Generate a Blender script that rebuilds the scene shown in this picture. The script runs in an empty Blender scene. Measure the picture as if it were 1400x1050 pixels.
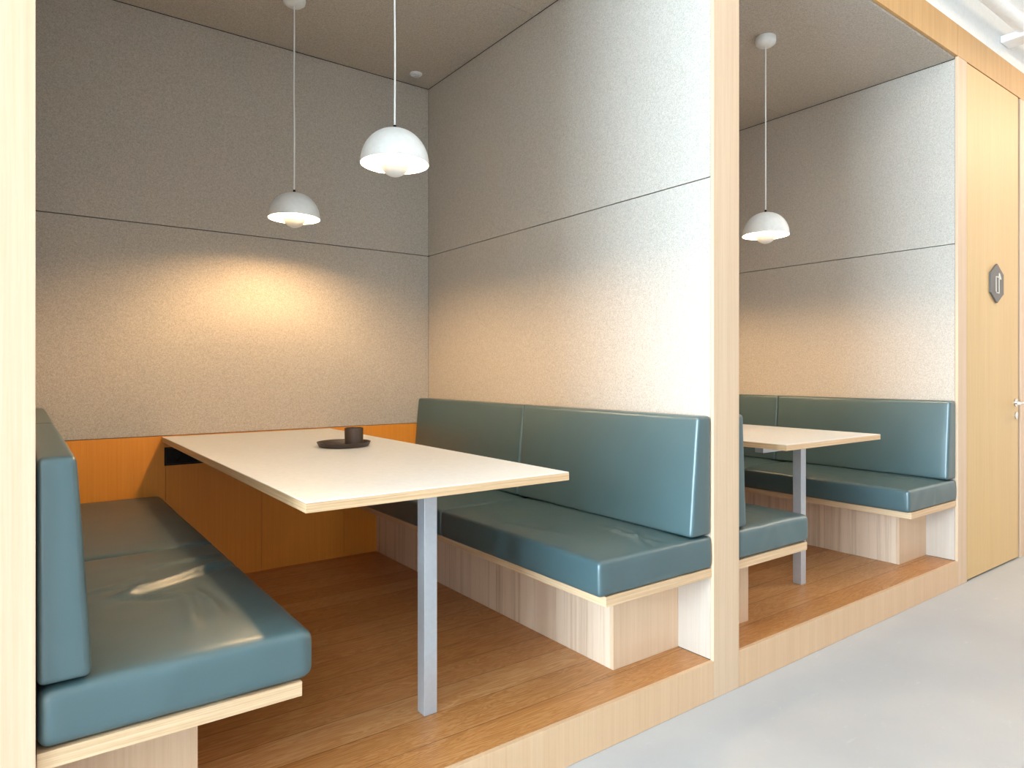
import bpy, bmesh, math, random
from math import pi, sin, cos, radians
from mathutils import Vector, Matrix, noise

random.seed(4)
S = bpy.context.scene
COL = S.collection

# ------------------------------------------------------------------ sizes (metres)
H = 1.20                     # camera height above the corridor floor
D = 1.536                    # front plane of the booths
ZP = 0.139                   # booth platform
BK = 3.660                   # back wall face
ZC = 2.955                   # booth ceiling
ZPAN = 0.883                 # top of the wooden wall panelling
ZS = 1.917                   # seam between felt panels
L1, R1 = 0.024, 2.047        # clear opening of the near booth
L2, R2 = 2.200, 4.224        # clear opening of the far booth
FY = 1.552                   # front edge of the felt
YS = 2.59                    # seam in ceiling felt and cushions

# ------------------------------------------------------------------ materials
def new_mat(name):
    m = bpy.data.materials.new(name); m.use_nodes = True
    nt = m.node_tree
    b = nt.nodes['Principled BSDF']
    return m, nt, b

def node(nt, kind, **kw):
    n = nt.nodes.new(kind)
    for k, v in kw.items():
        if k in n.inputs: n.inputs[k].default_value = v
        else: setattr(n, k, v)
    return n

def ramp(nt, stops):
    r = nt.nodes.new('ShaderNodeValToRGB')
    e = r.color_ramp.elements
    while len(e) < len(stops): e.new(0.5)
    for i, (p, c) in enumerate(stops):
        e[i].position = p; e[i].color = (*c, 1)
    return r

def coords(nt, scale=(1, 1, 1)):
    tc = nt.nodes.new('ShaderNodeTexCoord')
    mp = nt.nodes.new('ShaderNodeMapping')
    mp.inputs['Scale'].default_value = scale
    nt.links.new(tc.outputs['Object'], mp.inputs['Vector'])
    return mp.outputs['Vector']

def mixc(nt, blend, fac, a, b):
    m = nt.nodes.new('ShaderNodeMix'); m.data_type = 'RGBA'; m.blend_type = blend
    if isinstance(fac, (int, float)): m.inputs[0].default_value = fac
    else: nt.links.new(fac, m.inputs[0])
    for s, v in ((6, a), (7, b)):
        if isinstance(v, tuple): m.inputs[s].default_value = (*v, 1)
        else: nt.links.new(v, m.inputs[s])
    return m.outputs[2]

def plain(name, col, rough=0.5, metal=0.0, spec=0.5):
    m, nt, b = new_mat(name)
    b.inputs['Roughness'].default_value = rough
    b.inputs['Metallic'].default_value = metal
    b.inputs['Specular IOR Level'].default_value = spec
    n = node(nt, 'ShaderNodeTexNoise', Scale=60.0, Detail=2.0)
    nt.links.new(coords(nt), n.inputs['Vector'])
    r = ramp(nt, [(0.3, tuple(c * 0.97 for c in col)), (0.7, tuple(min(1, c * 1.03) for c in col))])
    nt.links.new(n.outputs['Fac'], r.inputs['Fac'])
    nt.links.new(r.outputs['Color'], b.inputs['Base Color'])
    return m

def wood(name, light, dark, axis='Z', strip=26.0, strip_amt=0.35, rough=0.45, fine=130.0, spec=0.5):
    """veneer with its grain along one axis"""
    m, nt, b = new_mat(name)
    k = {'X': 0, 'Y': 1, 'Z': 2}[axis]
    def sc(s, along):
        v = [s, s, s]; v[k] = along
        return tuple(v)
    n1 = node(nt, 'ShaderNodeTexNoise', Scale=1.0, Detail=3.0, Roughness=0.6)
    nt.links.new(coords(nt, sc(fine, 2.2)), n1.inputs['Vector'])
    n2 = node(nt, 'ShaderNodeTexNoise', Scale=1.0, Detail=1.0)
    nt.links.new(coords(nt, sc(strip, 0.35)), n2.inputs['Vector'])
    n3 = node(nt, 'ShaderNodeTexNoise', Scale=1.0, Detail=4.0, Roughness=0.7)
    nt.links.new(coords(nt, sc(420.0, 14.0)), n3.inputs['Vector'])
    a = node(nt, 'ShaderNodeMath', operation='MULTIPLY'); nt.links.new(n2.outputs['Fac'], a.inputs[0]); a.inputs[1].default_value = strip_amt * 2
    c = node(nt, 'ShaderNodeMath', operation='MULTIPLY_ADD'); nt.links.new(n1.outputs['Fac'], c.inputs[0]); c.inputs[1].default_value = 0.75
    nt.links.new(a.outputs[0], c.inputs[2])
    e = node(nt, 'ShaderNodeMath', operation='MULTIPLY_ADD'); nt.links.new(n3.outputs['Fac'], e.inputs[0]); e.inputs[1].default_value = 0.3
    nt.links.new(c.outputs[0], e.inputs[2])
    mid = 0.375 + strip_amt + 0.15
    r = ramp(nt, [(max(0, mid - 0.28), dark), (min(1, mid + 0.22), light)])
    nt.links.new(e.outputs[0], r.inputs['Fac'])
    nt.links.new(r.outputs['Color'], b.inputs['Base Color'])
    b.inputs['Roughness'].default_value = rough
    b.inputs['Specular IOR Level'].default_value = spec
    bp = node(nt, 'ShaderNodeBump', Strength=0.06, Distance=0.002)
    nt.links.new(n3.outputs['Fac'], bp.inputs['Height']); nt.links.new(bp.outputs['Normal'], b.inputs['Normal'])
    return m

def plank_floor(name):
    m, nt, b = new_mat(name)
    v = coords(nt)
    br = node(nt, 'ShaderNodeTexBrick')
    br.offset = 0.37
    br.inputs['Color1'].default_value = (0.0, 0.0, 0.0, 1); br.inputs['Color2'].default_value = (1, 1, 1, 1)
    br.inputs['Mortar'].default_value = (0.5, 0.5, 0.5, 1)
    br.inputs['Scale'].default_value = 1.0
    br.inputs['Mortar Size'].default_value = 0.0011
    br.inputs['Mortar Smooth'].default_value = 0.1
    br.inputs['Brick Width'].default_value = 5.2
    br.inputs['Row Height'].default_value = 0.139
    off = nt.nodes.new('ShaderNodeVectorMath'); off.operation = 'ADD'; off.inputs[1].default_value = (0.9, -0.008, 0)
    nt.links.new(v, off.inputs[0]); nt.links.new(off.outputs[0], br.inputs['Vector'])
    # grain, shifted per plank
    sep = nt.nodes.new('ShaderNodeVectorMath'); sep.operation = 'MULTIPLY_ADD'
    nt.links.new(br.outputs['Color'], sep.inputs[0]); sep.inputs[1].default_value = (3.1, 1.7, 5.3); nt.links.new(v, sep.inputs[2])
    mp = node(nt, 'ShaderNodeMapping'); mp.inputs['Scale'].default_value = (0.9, 8.0, 8.0); nt.links.new(sep.outputs[0], mp.inputs['Vector'])
    w = node(nt, 'ShaderNodeTexNoise', Scale=1.6, Detail=5.0, Roughness=0.62, Distortion=0.9); nt.links.new(mp.outputs['Vector'], w.inputs['Vector'])
    rings = node(nt, 'ShaderNodeMath', operation='MULTIPLY'); nt.links.new(w.outputs['Fac'], rings.inputs[0]); rings.inputs[1].default_value = 90.0
    sn = node(nt, 'ShaderNodeMath', operation='SINE'); nt.links.new(rings.outputs[0], sn.inputs[0])
    mp2 = node(nt, 'ShaderNodeMapping'); mp2.inputs['Scale'].default_value = (7.0, 260.0, 260.0); nt.links.new(sep.outputs[0], mp2.inputs['Vector'])
    f = node(nt, 'ShaderNodeTexNoise', Scale=1.0, Detail=4.0, Roughness=0.7); nt.links.new(mp2.outputs['Vector'], f.inputs['Vector'])
    r = ramp(nt, [(0.0, (0.310, 0.095, 0.013)), (0.5, (0.510, 0.225, 0.070)), (1.0, (0.670, 0.400, 0.195))])
    s2 = node(nt, 'ShaderNodeMath', operation='MULTIPLY_ADD'); nt.links.new(sn.outputs[0], s2.inputs[0]); s2.inputs[1].default_value = 0.15; s2.inputs[2].default_value = 0.10
    s3 = node(nt, 'ShaderNodeMath', operation='MULTIPLY_ADD'); nt.links.new(f.outputs['Fac'], s3.inputs[0]); s3.inputs[1].default_value = 0.62; nt.links.new(s2.outputs[0], s3.inputs[2])
    bw = nt.nodes.new('ShaderNodeRGBToBW'); nt.links.new(br.outputs['Color'], bw.inputs[0])
    s4 = node(nt, 'ShaderNodeMath', operation='MULTIPLY_ADD'); nt.links.new(bw.outputs[0], s4.inputs[0]); s4.inputs[1].default_value = 0.26; nt.links.new(s3.outputs[0], s4.inputs[2])
    nt.links.new(s4.outputs[0], r.inputs['Fac'])
    c = mixc(nt, 'MIX', br.outputs['Fac'], r.outputs['Color'], (0.09, 0.035, 0.012))
    nt.links.new(c, b.inputs['Base Color'])
    rr = node(nt, 'ShaderNodeMapRange'); rr.inputs['To Min'].default_value = 0.30; rr.inputs['To Max'].default_value = 0.44
    nt.links.new(f.outputs['Fac'], rr.inputs['Value']); nt.links.new(rr.outputs[0], b.inputs['Roughness'])
    bp = node(nt, 'ShaderNodeBump', Strength=0.12, Distance=0.002); nt.links.new(f.outputs['Fac'], bp.inputs['Height'])
    nt.links.new(bp.outputs['Normal'], b.inputs['Normal'])
    return m

def felt(name, a, c):
    m, nt, b = new_mat(name)
    v = coords(nt)
    n1 = node(nt, 'ShaderNodeTexNoise', Scale=260.0, Detail=3.0, Roughness=0.75); nt.links.new(v, n1.inputs['Vector'])
    n2 = node(nt, 'ShaderNodeTexNoise', Scale=95.0, Detail=2.0); nt.links.new(v, n2.inputs['Vector'])
    s = node(nt, 'ShaderNodeMath', operation='MULTIPLY_ADD'); nt.links.new(n2.outputs['Fac'], s.inputs[0]); s.inputs[1].default_value = 0.25; nt.links.new(n1.outputs['Fac'], s.inputs[2])
    r = ramp(nt, [(0.47, a), (0.79, c)])
    nt.links.new(s.outputs[0], r.inputs['Fac']); nt.links.new(r.outputs['Color'], b.inputs['Base Color'])
    b.inputs['Roughness'].default_value = 0.95
    b.inputs['Specular IOR Level'].default_value = 0.1
    bp = node(nt, 'ShaderNodeBump', Strength=0.25, Distance=0.002); nt.links.new(n1.outputs['Fac'], bp.inputs['Height'])
    nt.links.new(bp.outputs['Normal'], b.inputs['Normal'])
    return m

def vinyl(name):
    m, nt, b = new_mat(name)
    v = coords(nt)
    n1 = node(nt, 'ShaderNodeTexVoronoi', Scale=420.0); nt.links.new(v, n1.inputs['Vector'])
    n2 = node(nt, 'ShaderNodeTexNoise', Scale=3.0, Detail=2.0); nt.links.new(v, n2.inputs['Vector'])
    r = ramp(nt, [(0.3, (0.052, 0.095, 0.103)), (0.7, (0.059, 0.107, 0.115))])
    nt.links.new(n2.outputs['Fac'], r.inputs['Fac']); nt.links.new(r.outputs['Color'], b.inputs['Base Color'])
    b.inputs['Roughness'].default_value = 0.36
    b.inputs['Specular IOR Level'].default_value = 0.9
    bp = node(nt, 'ShaderNodeBump', Strength=0.05, Distance=0.001); nt.links.new(n1.outputs['Distance'], bp.inputs['Height'])
    nt.links.new(bp.outputs['Normal'], b.inputs['Normal'])
    return m

def plywood(name, light, dark, n=6):
    """cut plywood edge: thin layers stacked in Z, end grain specks"""
    m, nt, b = new_mat(name)
    w = node(nt, 'ShaderNodeTexNoise', Scale=1.0, Detail=2.0, Roughness=0.6); nt.links.new(coords(nt, (3.0, 3.0, 330.0)), w.inputs['Vector'])
    f = node(nt, 'ShaderNodeTexNoise', Scale=1.0, Detail=3.0); nt.links.new(coords(nt, (30.0, 30.0, 600.0)), f.inputs['Vector'])
    s = node(nt, 'ShaderNodeMath', operation='MULTIPLY_ADD'); nt.links.new(f.outputs['Fac'], s.inputs[0]); s.inputs[1].default_value = 0.3; nt.links.new(w.outputs['Fac'], s.inputs[2])
    r = ramp(nt, [(0.48, dark), (0.78, light)])
    nt.links.new(s.outputs[0], r.inputs['Fac']); nt.links.new(r.outputs['Color'], b.inputs['Base Color'])
    b.inputs['Roughness'].default_value = 0.5
    return m

def concrete(name):
    m, nt, b = new_mat(name)
    v = coords(nt)
    n1 = node(nt, 'ShaderNodeTexNoise', Scale=1.3, Detail=6.0, Roughness=0.6); nt.links.new(v, n1.inputs['Vector'])
    n2 = node(nt, 'ShaderNodeTexNoise', Scale=1.0, Detail=5.0, Roughness=0.7); nt.links.new(coords(nt, (9, 22, 9)), n2.inputs['Vector'])
    r = ramp(nt, [(0.3, (0.42, 0.42, 0.43)), (0.7, (0.49, 0.485, 0.485))])
    nt.links.new(n1.outputs['Fac'], r.inputs['Fac'])
    r2 = ramp(nt, [(0.62, (0, 0, 0)), (0.78, (1, 1, 1))]); nt.links.new(n2.outputs['Fac'], r2.inputs['Fac'])
    c = mixc(nt, 'MIX', r2.outputs['Color'], r.outputs['Color'], (0.55, 0.55, 0.55))
    nt.links.new(c, b.inputs['Base Color'])
    b.inputs['Roughness'].default_value = 0.42
    bp = node(nt, 'ShaderNodeBump', Strength=0.03, Distance=0.003); nt.links.new(n2.outputs['Fac'], bp.inputs['Height'])
    nt.links.new(bp.outputs['Normal'], b.inputs['Normal'])
    return m

def emission(name, col, strength):
    m, nt, b = new_mat(name)
    b.inputs['Base Color'].default_value = (*col, 1)
    b.inputs['Emission Color'].default_value = (*col, 1)
    b.inputs['Emission Strength'].default_value = strength
    return m

M = {}
M['oak_front'] = wood('oak veneer upright grain', (0.69, 0.50, 0.345), (0.595, 0.40, 0.25), 'Z', 22, 0.25)
M['oak_step'] = wood('oak step veneer', (0.68, 0.455, 0.28), (0.60, 0.375, 0.215), 'Z', 22, 0.25)
M['oak_end'] = wood('oak end panel veneer', (0.74, 0.535, 0.365), (0.64, 0.43, 0.27), 'Z', 20, 0.2)
M['oak_foot'] = wood('pale oak foot panel', (0.57, 0.47, 0.39), (0.49, 0.39, 0.31), 'Z', 22, 0.2)
M['oak_door'] = wood('oak door veneer', (0.68, 0.46, 0.215), (0.59, 0.375, 0.155), 'Z', 9, 0.2)
M['oak_head'] = wood('oak header veneer', (0.61, 0.345, 0.125), (0.50, 0.26, 0.080), 'Z', 20, 0.25)
M['oak_panel'] = wood('oak panelling', (0.84, 0.325, 0.046), (0.74, 0.262, 0.031), 'Z', 7, 0.15, spec=0.25)
M['oak_base'] = wood('oak bench base veneer', (0.79, 0.60, 0.45), (0.59, 0.41, 0.275), 'Z', 30, 0.45)
M['ply'] = plywood('plywood edge', (0.70, 0.475, 0.28), (0.55, 0.335, 0.17))
M['ply_seat'] = plywood('seat board edge', (0.71, 0.49, 0.30), (0.57, 0.36, 0.20))
M['floor_oak'] = plank_floor('oak plank floor')
M['felt'] = felt('grey felt', (0.40, 0.348, 0.295), (0.61, 0.547, 0.482))
M['felt_top'] = felt('grey ceiling felt', (0.37, 0.322, 0.272), (0.63, 0.567, 0.497))
M['gap'] = plain('dark gap', (0.02, 0.015, 0.012), 0.9)
M['vinyl'] = vinyl('green vinyl')
M['piping'] = plain('green vinyl piping', (0.085, 0.155, 0.150), 0.35)
M['laminate'] = plain('white laminate', (0.83, 0.81, 0.775), 0.38)
M['steel'] = plain('pale grey powder coated steel', (0.50, 0.52, 0.56), 0.3, 0.25)
M['white'] = plain('white lacquer', (0.82, 0.81, 0.79), 0.35)
M['cord'] = plain('white cord', (0.85, 0.84, 0.82), 0.5)
M['black'] = plain('black plastic', (0.009, 0.008, 0.008), 0.6, 0.0, 0.2)
M['brown'] = plain('dark brown ceramic', (0.060, 0.036, 0.024), 0.45)
M['paint'] = plain('white wall paint', (0.84, 0.83, 0.81), 0.7)
M['sign'] = plain('dark grey sign plate', (0.105, 0.092, 0.085), 0.45)
M['sign_mark'] = plain('pale sign print', (0.72, 0.68, 0.60), 0.5)
M['chrome'] = plain('brushed steel', (0.62, 0.60, 0.58), 0.22, 1.0)
M['concrete'] = concrete('poured grey floor')
M['bulb'] = emission('lit bulb', (1.0, 0.665, 0.33), 1380.0)
M['steel_frame'] = plain('window frame paint', (0.60, 0.60, 0.60), 0.5)
M['plinth'] = plain('grey carcass', (0.3, 0.28, 0.26), 0.8)

# ------------------------------------------------------------------ mesh helpers
def box(bm, x0, x1, y0, y1, z0, z1, bev=0.0, seg=2, mat=0):
    vs = [bm.verts.new(p) for p in ((x0, y0, z0), (x1, y0, z0), (x1, y1, z0), (x0, y1, z0),
                                    (x0, y0, z1), (x1, y0, z1), (x1, y1, z1), (x0, y1, z1))]
    fs = [bm.faces.new([vs[i] for i in f]) for f in ((3, 2, 1, 0), (4, 5, 6, 7), (0, 1, 5, 4), (1, 2, 6, 5), (2, 3, 7, 6), (3, 0, 4, 7))]
    for f in fs: f.material_index = mat
    if bev:
        es = list({e for f in fs for e in f.edges})
        r = bmesh.ops.bevel(bm, geom=es, offset=bev, segments=seg, profile=0.7, affect='EDGES')
        for f in r['faces']: f.material_index = mat
    return bm

def lathe(bm, prof, n=48, cx=0, cy=0, mat=0):
    rings = []
    for r, z in prof:
        if r < 1e-6: rings.append([bm.verts.new((cx, cy, z))])
        else: rings.append([bm.verts.new((cx + r * cos(2 * pi * i / n), cy + r * sin(2 * pi * i / n), z)) for i in range(n)])
    for a, b in zip(rings, rings[1:]):
        for i in range(n):
            j = (i + 1) % n
            if len(a) == 1 and len(b) == 1: continue
            if len(a) == 1: f = bm.faces.new((a[0], b[j], b[i]))
            elif len(b) == 1: f = bm.faces.new((a[i], a[j], b[0]))
            else: f = bm.faces.new((a[i], a[j], b[j], b[i]))
            f.material_index = mat
    return bm

def tube(bm, pts, r, n=10, caps=True):
    pts = [Vector(p) for p in pts]
    rings = []
    up = None
    for i, p in enumerate(pts):
        t = (pts[min(i + 1, len(pts) - 1)] - pts[max(i - 1, 0)]).normalized()
        if up is None:
            up = Vector((0, 0, 1)) if abs(t.z) < 0.9 else Vector((1, 0, 0))
        s = t.cross(up).normalized(); up = s.cross(t).normalized()
        rings.append([bm.verts.new(p + r * (cos(2 * pi * k / n) * s + sin(2 * pi * k / n) * up)) for k in range(n)])
    for a, b in zip(rings, rings[1:]):
        for i in range(n):
            bm.faces.new((a[i], a[(i + 1) % n], b[(i + 1) % n], b[i]))
    if caps:
        bm.faces.new(rings[0][::-1]); bm.faces.new(rings[-1])
    return bm

def obj(name, bm, mats, parent=None, smooth=False, loc=(0, 0, 0)):
    bmesh.ops.recalc_face_normals(bm, faces=bm.faces)
    me = bpy.data.meshes.new(name)
    bm.to_mesh(me); bm.free()
    if smooth:
        for p in me.polygons: p.use_smooth = True
        try: me.set_sharp_from_angle(angle=radians(40))
        except Exception: pass
    for m in (mats if isinstance(mats, (list, tuple)) else [mats]): me.materials.append(m)
    o = bpy.data.objects.new(name, me); COL.objects.link(o)
    o.location = loc
    if parent: o.parent = parent
    return o

def boxes(*bs, bev=0.0, seg=2):
    bm = bmesh.new()
    for b in bs: box(bm, *b, bev=bev, seg=seg)
    return bm

def thing(name, label, cat, loc=(0, 0, 0), group=None, rot=(0, 0, 0)):
    o = bpy.data.objects.new(name, None); COL.objects.link(o)
    o.location = loc; o.rotation_euler = rot
    o.empty_display_size = 0.05
    return tag(o, label, cat, group)

def tag(o, label, cat, group=None):
    o['label'] = label; o['category'] = cat
    if group: o['group'] = group
    return o

def struct(name, bm, mats, label, cat, smooth=False):
    o = obj(name, bm, mats, smooth=smooth)
    o['kind'] = 'structure'
    return tag(o, label, cat)

def copy_tree(o, parent=None):
    c = o.copy(); COL.objects.link(c)
    if parent: c.parent = parent
    for ch in list(o.children): copy_tree(ch, c)
    return c

# ------------------------------------------------------------------ the setting
struct('floor', boxes((-6.4, 9.0, -3.2, D + 0.30, -0.1, 0.0)), M['concrete'],
       'smooth pale grey poured floor of the passage in front of the booths', 'floor')
# raised booth floors, each with its plank deck and front board
for i, (a, b, lab) in enumerate(((L1, R1, 'raised oak plank floor of the near booth'), (L2, R2, 'raised oak plank floor of the far booth'))):
    p = struct('floor', boxes((a, b, D + 0.0165, BK + 0.02, ZP - 0.022, ZP), bev=0.001), M['floor_oak'], lab, 'floor')
    f = obj('front_board', boxes((a + 0.0006, b - 0.0006, D, D + 0.016, 0.001, ZP), bev=0.0015), M['oak_step'], p)
    f['label'] = 'pale oak front board of the step'
    obj('substructure', boxes((a + 0.001, b - 0.001, D + 0.0165, BK + 0.02, 0.001, ZP - 0.0225)), M['plinth'], p)

# posts and header: a flush oak frame
for a, b, lab in ((-0.150, L1, 'pale oak post at the left edge, beside the near booth'),
                  (R1, L2, 'oak post between the two booths'),
                  (R2, 4.3475, 'narrow oak post between the far booth and the oak door')):
    n = {-0.150: 'trim_1', R1: 'trim_2', R2: 'trim_3'}[a]
    struct(n, boxes((a, b, D, FY - 0.001, 0.001, ZC + 0.0085), bev=0.0012), M['oak_front'], lab, 'post')
bm = bmesh.new()
box(bm, -6.0, R2 - 0.001, D, FY - 0.001, ZC + 0.010, 3.140, bev=0.001)
box(bm, R2 + 0.0005, 9.0, D, FY - 0.001, ZC + 0.010, 3.140, bev=0.001)
struct('trim_4', bm, M['oak_head'], 'long oak header board running above both booths and the door', 'header')
# partition walls
def felt_parts(wall, x, sx, y0, y1, label=None):
    """two felt panels and the wooden foot panel on a face at x, thickness growing away from the booth"""
    t = 0.018
    xa, xb = (x, x + t) if sx > 0 else (x - t, x)
    obj('felt_panel', boxes((xa, xb, y0, y1, ZPAN + 0.002, ZS - 0.002), bev=0.0015), M['felt'], wall)
    obj('felt_panel', boxes((xa, xb, y0, y1, ZS + 0.002, ZC - 0.003), bev=0.0015), M['felt'], wall)
    f = obj('foot_panel', boxes((xa, xb, y0, y1, ZP + 0.0015, ZPAN - 0.002), bev=0.001), M['oak_foot'], wall)
    f['label'] = 'pale wooden foot panel below the felt'

wl = struct('wall_left', boxes((L1 - 0.15, L1 - 0.02, FY, BK, 0.001, 3.14)), M['gap'], 'felt covered wall on the left side of the near booth', 'wall')
felt_parts(wl, L1, -1, FY, BK - 0.001)
wm = struct('wall_middle', boxes((R1 + 0.02, L2 - 0.02, FY, BK, 0.001, 3.14)), M['gap'], 'grey felt covered partition wall between the two booths', 'wall')
felt_parts(wm, R1, 1, FY, BK - 0.001)
felt_parts(wm, L2, -1, FY, BK - 0.001)
wr = struct('wall_right', boxes((R2 + 0.02, R2 + 0.12, FY, BK, 0.001, 3.14)), M['gap'], 'grey felt covered wall on the right side of the far booth', 'wall')
felt_parts(wr, R2, 1, FY, BK - 0.001)
wb = struct('wall_back', boxes((L1 - 0.15, R2 + 0.12, BK + 0.022, BK + 0.12, 0.001, 3.14)), M['gap'], 'back wall of the booths, felt above oak panelling', 'wall')
for a, b in ((L1, R1), (L2, R2)):
    obj('felt_panel', boxes((a, b, BK, BK + 0.018, ZPAN + 0.003, ZS - 0.002), bev=0.0015), M['felt'], wb)
    obj('felt_panel', boxes((a, b, BK, BK + 0.018, ZS + 0.002, ZC - 0.003), bev=0.0015), M['felt'], wb)
    xs = [a, a + 0.553, a + 1.013, a + 1.473, b]
    for u, v in zip(xs, xs[1:]):
        obj('oak_board', boxes((u + 0.0006, v - 0.0006, BK, BK + 0.018, ZP + 0.001, ZPAN), bev=0.0006), M['oak_panel'], wb)
# felt ceilings
for a, b, lab in ((L1, R1, 'grey felt ceiling of the near booth'), (L2, R2, 'grey felt ceiling of the far booth')):
    c = struct('ceiling', boxes((a, b, FY, BK + 0.02, ZC + 0.020, 3.13)), M['gap'], lab, 'ceiling')
    obj('felt_panel', boxes((a + 0.001, b - 0.001, FY + 0.0005, YS - 0.0012, ZC, ZC + 0.018), bev=0.0012), M['felt_top'], c)
    obj('felt_panel', boxes((a + 0.001, b - 0.001, YS + 0.0012, BK - 0.001, ZC, ZC + 0.018), bev=0.0012), M['felt_top'], c)

# the passage: wall above the header, ceiling, opposite wall, ends
bm = boxes((-6.0, 9.0, D + 0.004, D + 0.1, 3.142, 3.70))
struct('wall_front', bm, M['paint'], 'white painted wall above the oak header', 'wall')
struct('wall_door', boxes((4.3475, 9.0, FY + 0.06, FY + 0.12, 0.001, 3.14)), M['gap'], 'dark wall behind the oak door', 'wall')
struct('ceiling', boxes((-6.4, 9.0, -3.2, D + 0.004, 3.70, 3.8)), M['paint'], 'white ceiling of the passage', 'ceiling')
struct('wall_far', boxes((9.0, 9.1, -3.2, 1.7, 0.0, 3.7)), M['paint'], 'white wall at the far end of the passage', 'wall')
struct('trim_5', boxes((5.205, 9.0, D, FY - 0.001, 0.001, ZC + 0.0085), bev=0.0012), M['oak_front'],
       'pale oak panelling to the right of the oak door', 'panelling')
struct('wall_side', boxes((-6.0, -0.1505, D + 0.004, D + 0.1, 0.001, ZC + 0.0085)), M['oak_door'], 'oak panelled wall to the left of the oak post', 'wall')
# end wall with a tall window, and the window wall behind the camera
WY0, WY1 = -1.20, 1.40
XW = -6.0
bm = boxes((XW - 0.15, XW, -3.2, WY0, 0.0, 3.7), (XW - 0.15, XW, WY1, 1.7, 0.0, 3.7),
           (XW - 0.15, XW, WY0, WY1, 0.0, 0.06), (XW - 0.15, XW, WY0, WY1, 3.3, 3.7))
struct('wall_end', bm, M['paint'], 'white end wall of the passage holding a tall window', 'wall')
w1 = struct('window_1', boxes((XW - 0.11, XW - 0.05, WY0, WY0 + 0.05, 0.06, 3.3), (XW - 0.11, XW - 0.05, WY1 - 0.05, WY1, 0.06, 3.3),
            (XW - 0.11, XW - 0.05, WY0, WY1, 0.06, 0.11), (XW - 0.11, XW - 0.05, WY0, WY1, 3.25, 3.3), (XW - 0.11, XW - 0.05, -0.75, -0.62, 0.06, 3.3)),
            M['steel_frame'], 'tall two-light window in the end wall of the passage', 'window')
YW = -3.0
wins = [(-1.9, -0.3), (0.1, 1.7), (2.1, 3.7), (4.1, 5.7), (6.1, 7.7)]
bm = bmesh.new()
xs = [-6.1] + [v for w in wins for v in w] + [9.0]
for i in range(0, len(xs), 2): box(bm, xs[i], xs[i + 1], YW - 0.15, YW, 0.0, 3.7)
for a, b in wins:
    box(bm, a, b, YW - 0.15, YW, 0.0, 0.5); box(bm, a, b, YW - 0.15, YW, 3.2, 3.7)
struct('wall_window', bm, M['paint'], 'white window wall on the other side of the passage', 'wall')
for k, (a, b) in enumerate(wins):
    m_ = (a + b) / 2
    y0, y1 = YW - 0.11, YW - 0.05
    struct('window_%d' % (k + 2), boxes((a, a + 0.05, y0, y1, 0.5, 3.2), (b - 0.05, b, y0, y1, 0.5, 3.2), (a, b, y0, y1, 0.5, 0.55),
           (a, b, y0, y1, 3.15, 3.2), (m_ - 0.03, m_ + 0.03, y0, y1, 0.5, 3.2)), M['steel_frame'],
           'tall framed window on the other side of the passage, number %d from the end wall' % (k + 1), 'window')

# door
door = struct('door_1', boxes((4.352, 5.164, D + 0.001, D + 0.044, 0.012, 2.959), bev=0.001), M['oak_door'],
              'tall flush oak door with a dark hexagonal sign', 'door')
bm = bmesh.new()
tmp = bmesh.new(); lathe(tmp, [(0, 0), (0.026, 0), (0.026, 0.008), (0.0, 0.008)], 28)
for v in tmp.verts: v.co = Vector((5.112 + v.co.x, D + 0.001 - v.co.z, 1.003 + v.co.y))
h = obj('door_handle', tmp, M['chrome'], door, True)
tmp = bmesh.new()
tube(tmp, [(5.112, D - 0.006, 1.003), (5.112, D - 0.042, 1.003), (5.108, D - 0.053, 1.003), (5.097, D - 0.058, 1.003), (5.075, D - 0.058, 1.003), (4.985, D - 0.058, 1.003)], 0.0095, 14)
obj('lever', tmp, M['chrome'], h, True)
bm.free()
tmp = bmesh.new(); lathe(tmp, [(0, 0), (0.024, 0), (0.024, 0.007), (0.0, 0.007)], 28)
for v in tmp.verts: v.co = Vector((5.122 + v.co.x, D + 0.001 - v.co.z, 0.92 + v.co.y))
obj('lock_plate', tmp, M['chrome'], door, True)

# sign on the door
sg = thing('door_sign', 'dark grey hexagonal sign with a pale bottle outline on the oak door', 'sign', (4.779, D, 1.735))
bm = bmesh.new()
R = 0.119
ring0 = [bm.verts.new((R * sin(k * pi / 3), 0.0005, R * cos(k * pi / 3))) for k in range(6)]
ring1 = [bm.verts.new((R * sin(k * pi / 3), -0.010, R * cos(k * pi / 3))) for k in range(6)]
bm.faces.new(ring0); bm.faces.new(ring1[::-1])
for k in range(6): bm.faces.new((ring0[k], ring0[(k + 1) % 6], ring1[(k + 1) % 6], ring1[k]))
obj('plate', bm, M['sign'], sg)
bm = bmesh.new()
y0, y1 = -0.0118, -0.0095
box(bm, -0.026, -0.019, y0, y1, -0.058, 0.042); box(bm, 0.023, 0.030, y0, y1, -0.058, 0.042)
box(bm, -0.026, 0.030, y0, y1, -0.060, -0.053); box(bm, -0.026, 0.030, y0, y1, 0.036, 0.043)
vs = [(0.024, 0.066), (0.036, 0.062), (0.060, 0.034), (0.056, 0.026), (0.030, 0.030), (0.022, 0.038)]
a = [bm.verts.new((x, y0, z)) for x, z in vs]; b = [bm.verts.new((x, y1, z)) for x, z in vs]
bm.faces.new(a); bm.faces.new(b[::-1])
for k in range(len(vs)): bm.faces.new((a[k], a[(k + 1) % len(vs)], b[(k + 1) % len(vs)], b[k]))
p = obj('pictogram', bm, M['sign_mark'], sg); p['label'] = 'pale bottle outline with a slanted spout'

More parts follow.
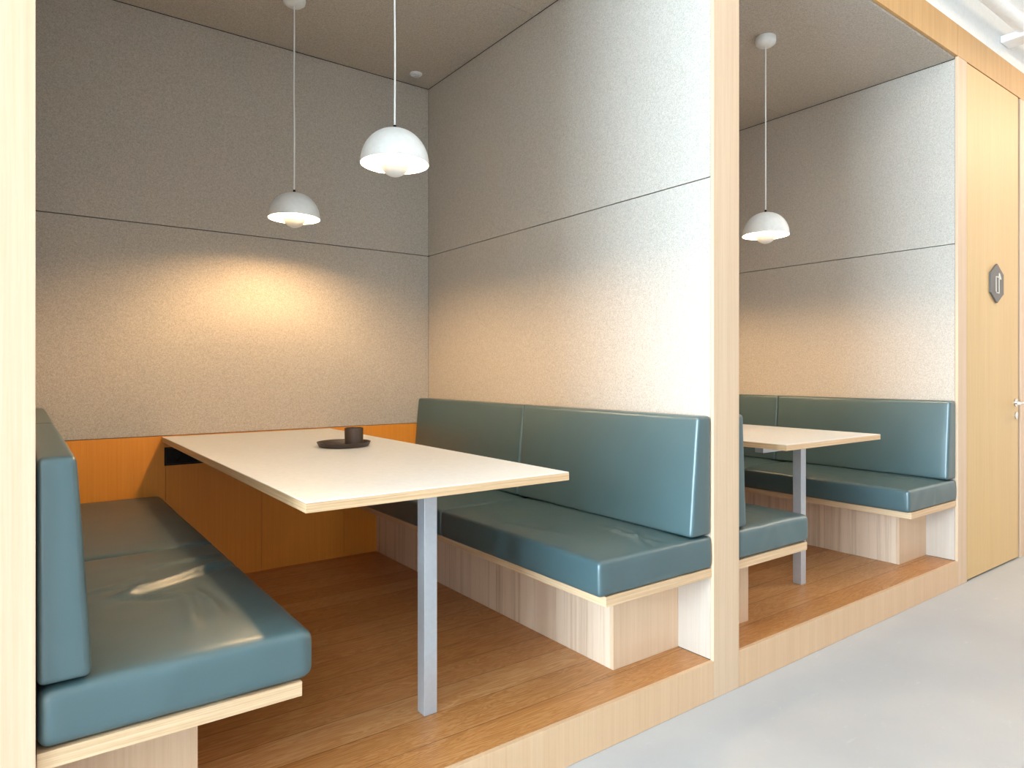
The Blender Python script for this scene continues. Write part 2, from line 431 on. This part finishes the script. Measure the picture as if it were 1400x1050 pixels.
# pipes under the passage ceiling
bm = bmesh.new(); tube(bm, [(-5.99, 1.42, 3.283), (8.99, 1.42, 3.283)], 0.043, 24)
tag(obj('ceiling_pipe', bm, M['white'], None, True), 'thick white pipe running along the passage wall under the ceiling', 'pipe')
bm = bmesh.new()
box(bm, 4.86, 5.00, 1.10, D + 0.003, 3.222, 3.266, bev=0.012, seg=3)
t = obj('cable_trunking', bm, M['white'], None, True)
tag(t, 'short white boxed duct sticking out of the white wall below the pipe', 'duct')

# ------------------------------------------------------------------ benches
def rounded(sx, sy, sz, r, n, fn=None):
    """rounded box centred in x,y with its base at z=0; n = cuts per axis"""
    bm = bmesh.new()
    def line(s, k):
        h = s / 2
        pts = [-h, -h + r * 0.12, -h + r * 0.35, -h + r * 0.65, -h + r]
        core = [-h + r + (s - 2 * r) * i / k for i in range(1, k)]
        return pts + core + [-p for p in pts[::-1]]
    X, Y, Z = line(sx, n[0]), line(sy, n[1]), line(sz, n[2])
    def grid(A, B, f):
        g = [[bm.verts.new(f(a, b)) for b in B] for a in A]
        for i in range(len(A) - 1):
            for j in range(len(B) - 1):
                bm.faces.new((g[i][j], g[i + 1][j], g[i + 1][j + 1], g[i][j + 1]))
    hx, hy, hz = sx / 2, sy / 2, sz / 2
    for s in (-1, 1):
        grid(X, Y, lambda a, b: (a, b, s * hz)); grid(X, Z, lambda a, b: (a, s * hy, b)); grid(Y, Z, lambda a, b: (s * hx, a, b))
    bmesh.ops.remove_doubles(bm, verts=bm.verts, dist=1e-5)
    for v in bm.verts:
        p = v.co
        q = Vector((max(-hx + r, min(hx - r, p.x)), max(-hy + r, min(hy - r, p.y)), max(-hz + r, min(hz - r, p.z))))
        d = p - q
        if d.length > 1e-7:
            # keep flats flat: only bend where two or more axes leave the core
            p = q + d.normalized() * r
        v.co = p + Vector((0, 0, hz))
    if fn:
        for v in bm.verts: v.co = fn(v.co.copy())
    return bm

def smoothstep(a, b, x):
    t = max(0.0, min(1.0, (x - a) / (b - a))); return t * t * (3 - 2 * t)

def seat_cushion(x0, x1, y0, y1, z0, z1, side, seed, creases=(), r=0.017):
    """vinyl seat pad; side=+1: free edge faces +x"""
    sx, sy, sz = x1 - x0, y1 - y0, z1 - z0
    cx, cy = (x0 + x1) / 2, (y0 + y1) / 2
    def fn(p):
        u = p.x / (sx / 2); w = p.y / (sy / 2); t = p.z / sz
        top = smoothstep(0.55, 1.0, t)
        crown = 0.009 * (1 - u ** 4) * (1 - w ** 6) - 0.002
        wr = noise.fractal(Vector((p.x * 5 + seed, p.y * 3.2, seed)), 0.9, 2.0, 3) * 0.0016
        p.z += top * (crown + wr)
        X, Y = cx + p.x, cy + p.y
        for (ax, ay, bx, by, hgt, wid) in creases:
            d = Vector((bx - ax, by - ay)); L = d.length; d /= L
            q = Vector((X - ax, Y - ay)); s = q.dot(d) / L
            off = q.x * d.y - q.y * d.x + 0.006 * sin(s * 7 + seed)
            env = smoothstep(-0.05, 0.3, s) * (1 - smoothstep(0.75, 1.05, s))
            p.z += top * env * hgt * math.exp(-(off / wid) ** 2)
            p.z -= top * env * hgt * 0.6 * math.exp(-((off - 2.0 * wid) / (wid * 1.2)) ** 2)
        # slight belly and puckers on the upright faces
        side_amt = (1 - abs(2 * t - 1) ** 3)
        belly = 0.003 * side_amt
        if u * side > 0.97: p.x += math.copysign(belly, u) + 0.0012 * noise.noise(Vector((p.y * 14, p.z * 6, seed)))
        if abs(w) > 0.97 and (w < 0): p.y += -belly + 0.0026 * noise.noise(Vector((p.x * 13 + p.z * 9 * (1 if p.x > 0 else -1), p.z * 4, seed)))
        return p
    bm = rounded(sx, sy, sz, r, (40, 64, 8), fn)
    for v in bm.verts: v.co += Vector((cx, cy, z0))
    return bm

def back_cushion(xw, side, y0, y1, z0, z1, tt, tb, seed, r=0.014):
    """wedge pad against a wall at xw; grows towards side*x; tt thickness at top, tb at the bottom"""
    sy, sz = y1 - y0, z1 - z0
    def fn(p):
        t = p.z / sz
        th = tb + (tt - tb) * t
        f = (p.x / tb + 0.5)                     # 0 wall .. 1 front
        w = p.y / (sy / 2)
        bulge = 0.006 * smoothstep(0.6, 1, f) * (1 - w ** 4) * (1 - (2 * t - 1) ** 4)
        wr = 0.0012 * smoothstep(0.6, 1, f) * noise.fractal(Vector((p.y * 4, p.z * 5, seed)), 0.9, 2, 3)
        p.x = f * th + bulge + wr
        return p
    bm = rounded(tb, sy, sz, r, (3, 40, 20), fn)
    for v in bm.verts: v.co = Vector((xw + side * v.co.x, v.co.y + (y0 + y1) / 2, v.co.z + z0))
    return bm

def bench(label, xw, side, depth, cush, base, ends, bt, bb, seed, creases):
    """xw wall face; side +1: seat grows towards +x"""
    e = 0.0015
    W = xw + side * e
    cx = xw + side * depth / 2
    root = thing('booth_bench', label, 'bench', (cx, (1.7 + BK) / 2, ZP), 'upholstered booth benches')
    off = Vector((-root.location.x, -root.location.y, -root.location.z))
    def put(name, bm, m, smooth=False, parent=None, lab=None):
        for v in bm.verts: v.co += off
        o = obj(name, bm, m, parent or root, smooth)
        if lab: o['label'] = lab
        return o
    def xr(a, b): return (min(a, b), max(a, b))
    a, b = xr(W, xw + side * base)
    put('base', boxes((a, b, 1.7165, BK - e, ZP + 0.0006, 0.4448), bev=0.001), M['oak_base'])
    put('end_panel', boxes((a, b, 1.700, 1.716, ZP + 0.0006, 0.4448), bev=0.001), M['oak_end'], lab='plain oak end panel of the base')
    a, b = xr(W, xw + side * depth)
    put('seat_board', boxes((a, b, D + 0.009, BK - e, 0.445, 0.4785), bev=0.0012), M['ply_seat'])
    z0, z1 = 0.479, 0.596
    a, b = xr(W, xw + side * cush)
    for k, (ya, yb) in enumerate(((D + 0.008, YS - 0.05), (YS - 0.048, BK - 0.004))):
        c = put('seat_cushion', seat_cushion(a, b, ya, yb, z0, z1, side, seed + k * 3.3, creases if k == 0 else (), ends), M['vinyl'], True)
        if k == 0:
            # welt seam along the front face, round the top corner and down
            xf = b - 0.004 if side > 0 else a + 0.004
            xo = xf + side * 0.0052
            pts = []
            xi = W + side * 0.03
            n = 24
            for i in range(n + 1):
                x = xi + (xf - side * ends - xi) * i / n
                u = (x - (a + b) / 2) / ((b - a) / 2)
                pts.append((x, ya + 0.0055 + ends * 0.12, z1 - ends * 0.18 - 0.0005))
    for k, (ya, yb) in enumerate(((D + 0.010, YS - 0.001), (YS + 0.001, BK - 0.004))):
        put('back_cushion', back_cushion(W, side, ya, yb, 0.6015, 1.036, bt, bb, seed + 9 + k), M['vinyl'], True)
    return root

CR_L = ((0.16, 2.02, 0.55, 2.26, 0.012, 0.018), (0.33, 1.66, 0.36, 2.06, 0.006, 0.012), (0.41, 1.72, 0.38, 2.05, 0.005, 0.011), (0.20, 2.06, 0.36, 1.96, 0.005, 0.012), (0.30, 2.30, 0.55, 2.36, 0.004, 0.014), (0.14, 2.12, 0.30, 2.2, 0.004, 0.012))
CR_R = ((1.80, 1.56, 1.80, 1.88, 0.007, 0.012), (1.72, 1.56, 1.86, 1.78, 0.006, 0.011), (1.62, 1.85, 1.52, 2.2, 0.003, 0.02))
sh = L2 - L1
bench('green bench along the left wall of the near booth, closest to the camera', L1, 1, 0.506, 0.531, 0.312, 0.024, 0.064, 0.090, 1.0, CR_L)
bench('green bench against the felt partition in the near booth, right of its table', R1, -1, 0.537, 0.566, 0.350, 0.013, 0.072, 0.112, 5.0, CR_R)
bench('green bench behind the middle oak post, left of the far table', L2, 1, 0.490, 0.500, 0.300, 0.020, 0.042, 0.066, 11.0,
      tuple((a + sh, b, c + sh, d, e, f) for a, b, c, d, e, f in CR_L))
bench('green bench on the right side of the far booth, nearest the oak door', R2, -1, 0.556, 0.586, 0.335, 0.013, 0.078, 0.112, 17.0,
      tuple((a + R2 - R1, b, c + R2 - R1, d, e, f) for a, b, c, d, e, f in CR_R[:1]))

# ------------------------------------------------------------------ tables
def table(label, x0, x1, y0, zt, legx, legy):
    cx = (x0 + x1) / 2
    root = thing('booth_table', label, 'table', (cx, legy, ZP), 'wall-hung booth tables')
    off = Vector((-cx, -legy, -ZP))
    def put(name, bm, m, lab=None, parent=None):
        for v in bm.verts: v.co += off
        o = obj(name, bm, m, parent or root)
        if lab: o['label'] = lab
        return o
    top = put('tabletop', boxes((x0, x1, y0, BK - 0.0015, zt - 0.0262, zt - 0.0022), bev=0.0008), M['ply'], 'plywood top with pale layered edges')
    put('laminate_sheet', boxes((x0 + 0.0008, x1 - 0.0008, y0 + 0.0008, BK - 0.002, zt - 0.0021, zt), bev=0.0006), M['laminate'], 'white laminate surface', top)
    put('cross_bar', boxes((legx - 0.345, legx + 0.345, legy - 0.022, legy + 0.022, zt - 0.062, zt - 0.0264), bev=0.002), M['steel'], 'pale grey steel bar under the top')
    put('leg', boxes((legx - 0.0225, legx + 0.0225, legy - 0.022, legy + 0.022, ZP + 0.0005, zt - 0.0621), bev=0.0022, seg=3), M['steel'], 'square pale grey steel leg')
    return root
ZT = 0.880
table('white table in the near booth carrying a brown dish and cup', 0.562, 1.412, 1.612, ZT, 1.024, 1.838)
table('white table in the far booth, half hidden by the middle post', 2.690, 3.545, 1.640, ZT, 3.150, 1.850)

# dish and cup
dish = bmesh.new()
lathe(dish, [(0, 0), (0.098, 0), (0.103, 0.002), (0.112, 0.019), (0.1125, 0.0205), (0.109, 0.0205), (0.1005, 0.006), (0, 0.0055)], 72)
d = obj('serving_dish', dish, M['brown'], None, True, (1.118, 2.735, ZT + 0.0003))
tag(d, 'round dark brown low-rimmed dish on the near white table', 'dish')
cup = bmesh.new()
lathe(cup, [(0, 0), (0.036, 0), (0.0385, 0.002), (0.0395, 0.071), (0.039, 0.072), (0.0365, 0.072), (0.0355, 0.008), (0, 0.007)], 56)
c = obj('cup', cup, M['brown'], None, True, (1.158, 2.722, ZT + 0.0062))
tag(c, 'small straight dark brown cup standing on the brown dish', 'cup')

# black socket box in the panelling under the near table
sk = thing('power_socket', 'black power socket box in the oak panelling under the near table', 'socket', (0.70, BK, 0.782))
obj('frame', boxes((-0.128, 0.128, -0.003, -0.0002, 0.038, 0.045), (-0.128, 0.128, -0.003, -0.0002, -0.045, -0.038),
                   (-0.128, -0.121, -0.003, -0.0002, -0.038, 0.038), (0.121, 0.128, -0.003, -0.0002, -0.038, 0.038), bev=0.0006), M['black'], sk)
obj('face_plate', boxes((-0.1205, 0.1205, -0.0015, -0.0003, -0.0375, 0.0375)), M['black'], sk)
for k in range(3):
    tmp = bmesh.new(); lathe(tmp, [(0.024, 0), (0.024, 0.004), (0.0205, 0.005), (0.0195, 0.0005), (0, 0.0005)], 28)
    for v in tmp.verts: v.co = Vector((-0.078 + 0.078 * k + v.co.x, -0.0016 - v.co.z, v.co.y))
    obj('outlet', tmp, M['black'], sk, True)

# ------------------------------------------------------------------ pendants
def pendant(label, x, y, rim):
    root = thing('pendant_lamp', label, 'lamp', (x, y, ZC), 'white dome pendant lamps')
    z = rim - ZC
    prof = []
    R_, Hh = 0.117, 0.121
    n = 22
    for i in range(n + 1):
        a = pi / 2 * i / n
        prof.append((max(R_ * cos(a) ** 0.92, 0.0), z + Hh * sin(a)))
    prof[-1] = (0.006, z + Hh)
    inner = [(max(r - 0.0022, 0.004), zz - 0.0022 * (zz - z) / Hh) for r, zz in prof[::-1]]
    bm = bmesh.new(); lathe(bm, prof[:] + inner + [prof[0]], 64)
    obj('shade', bm, M['white'], root, True)
    # inner bowl hanging under the dome, open at the top
    bowl = []
    rb = 0.0495
    for i in range(19):
        a = -pi / 2 + (pi / 2 + 0.02) * i / 18
        bowl.append((rb * cos(a) if i else 0.0, z + 0.004 + rb * 0.94 * sin(a)))
    inn = [(max(r - 0.0018, 0.0), zz + 0.0018 * (1 if r < 0.03 else 0.2)) for r, zz in bowl[::-1]]
    bm = bmesh.new(); lathe(bm, bowl + inn, 48)
    obj('inner_bowl', bm, M['white'], root, True)
    for k in range(3):
        bm = bmesh.new()
        a = 2 * pi * k / 3 + 0.3
        tube(bm, [(0.046 * cos(a), 0.046 * sin(a), z + 0.008), (0.046 * cos(a), 0.046 * sin(a), z + 0.106)], 0.0012, 6)
        obj('rod', bm, M['white'], root, True)
    bm = bmesh.new()
    lathe(bm, [(0, z + 0.022), (0.016, z + 0.026), (0.029, z + 0.038), (0.0345, z + 0.055), (0.031, z + 0.072), (0.020, z + 0.088), (0.013, z + 0.094), (0, z + 0.0945)], 20)
    b = obj('bulb', bm, M['bulb'], root, True); b['label'] = 'glowing warm bulb'
    bm = bmesh.new(); lathe(bm, [(0, z + 0.095), (0.013, z + 0.095), (0.013, z + 0.1165), (0.0, z + 0.1165)], 18)
    obj('bulb_socket', bm, M['white'], root, True)
    bm = bmesh.new(); lathe(bm, [(0.0, z + Hh - 0.003), (0.0055, z + Hh - 0.003), (0.0055, z + Hh + 0.013), (0.0035, z + Hh + 0.0145), (0.0, z + Hh + 0.0145)], 16)
    obj('cord_grip', bm, M['black'], root, True)
    bm = bmesh.new()
    pts = []
    N = 30
    z1, z0 = -0.05, z + Hh + 0.014
    for i in range(N + 1):
        t = i / N; zz = z1 + (z0 - z1) * t
        wv = 0.0016 * sin(9 * t + x * 7) * sin(pi * t)
        pts.append((wv, wv * 0.7, zz))
    tube(bm, pts, 0.0031, 10)
    obj('cord', bm, M['cord'], root, True)
    bm = bmesh.new()
    lathe(bm, [(0.0, -0.0003), (0.047, -0.0003), (0.051, -0.004), (0.0525, -0.022), (0.049, -0.037), (0.038, -0.0465), (0.020, -0.050), (0.0, -0.0505)], 44)
    cn = obj('canopy', bm, M['white'], root, True); cn['label'] = 'rounded white ceiling cup'
    return root
pendant('white dome pendant nearer the felt back wall of the near booth', 1.032, 3.118, 1.913)
pendant('white dome pendant over the front half of the near table', 1.040, 2.095, 1.913)
pendant('white dome pendant in the far booth beside the middle oak post', 3.152, 2.040, 1.913)
pendant('unseen white dome pendant added deep in the far booth, by its back wall', 3.205, 3.118, 1.913)  # hidden behind the partition; added to light the far booth's wall

# ceiling detector
dt = thing('smoke_detector', 'small white round detector on the near booth ceiling by the back corner', 'detector', (1.880, 3.510, ZC))
bm = bmesh.new(); lathe(bm, [(0, -0.0003), (0.036, -0.0003), (0.037, -0.004), (0.031, -0.010), (0.022, -0.011), (0.0, -0.011)], 40)
obj('housing', bm, M['white'], dt, True)
bm = bmesh.new(); lathe(bm, [(0, -0.0112), (0.019, -0.0112), (0.017, -0.019), (0.010, -0.022), (0, -0.0225)], 32)
obj('sensor_dome', bm, M['steel_frame'], dt, True)

# ------------------------------------------------------------------ light
def area(name, loc, rot, sx, sy, col, e):
    l = bpy.data.lights.new(name, 'AREA'); l.shape = 'RECTANGLE'; l.size = sx; l.size_y = sy
    l.color = col; l.energy = e
    o = bpy.data.objects.new(name, l); COL.objects.link(o)
    o.location = loc; o.rotation_euler = rot
    return o
SKY = (0.62, 0.83, 1.0)
area('end_window_daylight', (XW - 0.16, (WY0 + WY1) / 2, 1.68), (0, radians(-90), 0), 3.2, WY1 - WY0, SKY, 1310)
for k, (a, b) in enumerate(wins):
    area('window_daylight', ((a + b) / 2, YW - 0.16, 1.85), (radians(90), 0, 0), b - a, 2.7, (0.84, 0.92, 1.0), 9)
area('passage_fill_light', (2.9, 0.45, 3.66), (0, 0, 0), 3.0, 0.5, (1.0, 0.93, 0.85), 18)  # added fill without a fixture, brightens the post fronts and the floor
area('passage_fill_light', (7.2, 0.0, 3.66), (0, 0, 0), 3.6, 0.5, (1.0, 0.80, 0.58), 108)  # added warm fill, no lamp modelled; tints the floor at the right end

w = bpy.data.worlds.new('World'); S.world = w; w.use_nodes = True
bg = w.node_tree.nodes['Background']
bg.inputs['Color'].default_value = (0.8, 0.9, 1.0, 1); bg.inputs['Strength'].default_value = 0.15

# ------------------------------------------------------------------ camera
cam = bpy.data.cameras.new('camera'); co = bpy.data.objects.new('camera', cam); COL.objects.link(co)
cam.sensor_width = 36.0; cam.lens = 36.0 * 915.0 / 1400.0
cam.shift_y = -17.0 / 1400.0
cam.clip_start = 0.02
th = math.atan2(1244.0, 915.0)
co.location = (0, 0, H); co.rotation_euler = (pi / 2, 0, th - pi / 2)
S.camera = co

S.view_settings.view_transform = 'Standard'
S.view_settings.look = 'None'
S.view_settings.gamma = 1.0
S.view_settings.use_curve_mapping = False
S.view_settings.exposure = 0.0
S.cycles.max_bounces = 10
S.cycles.diffuse_bounces = 6
S.cycles.use_denoising = True
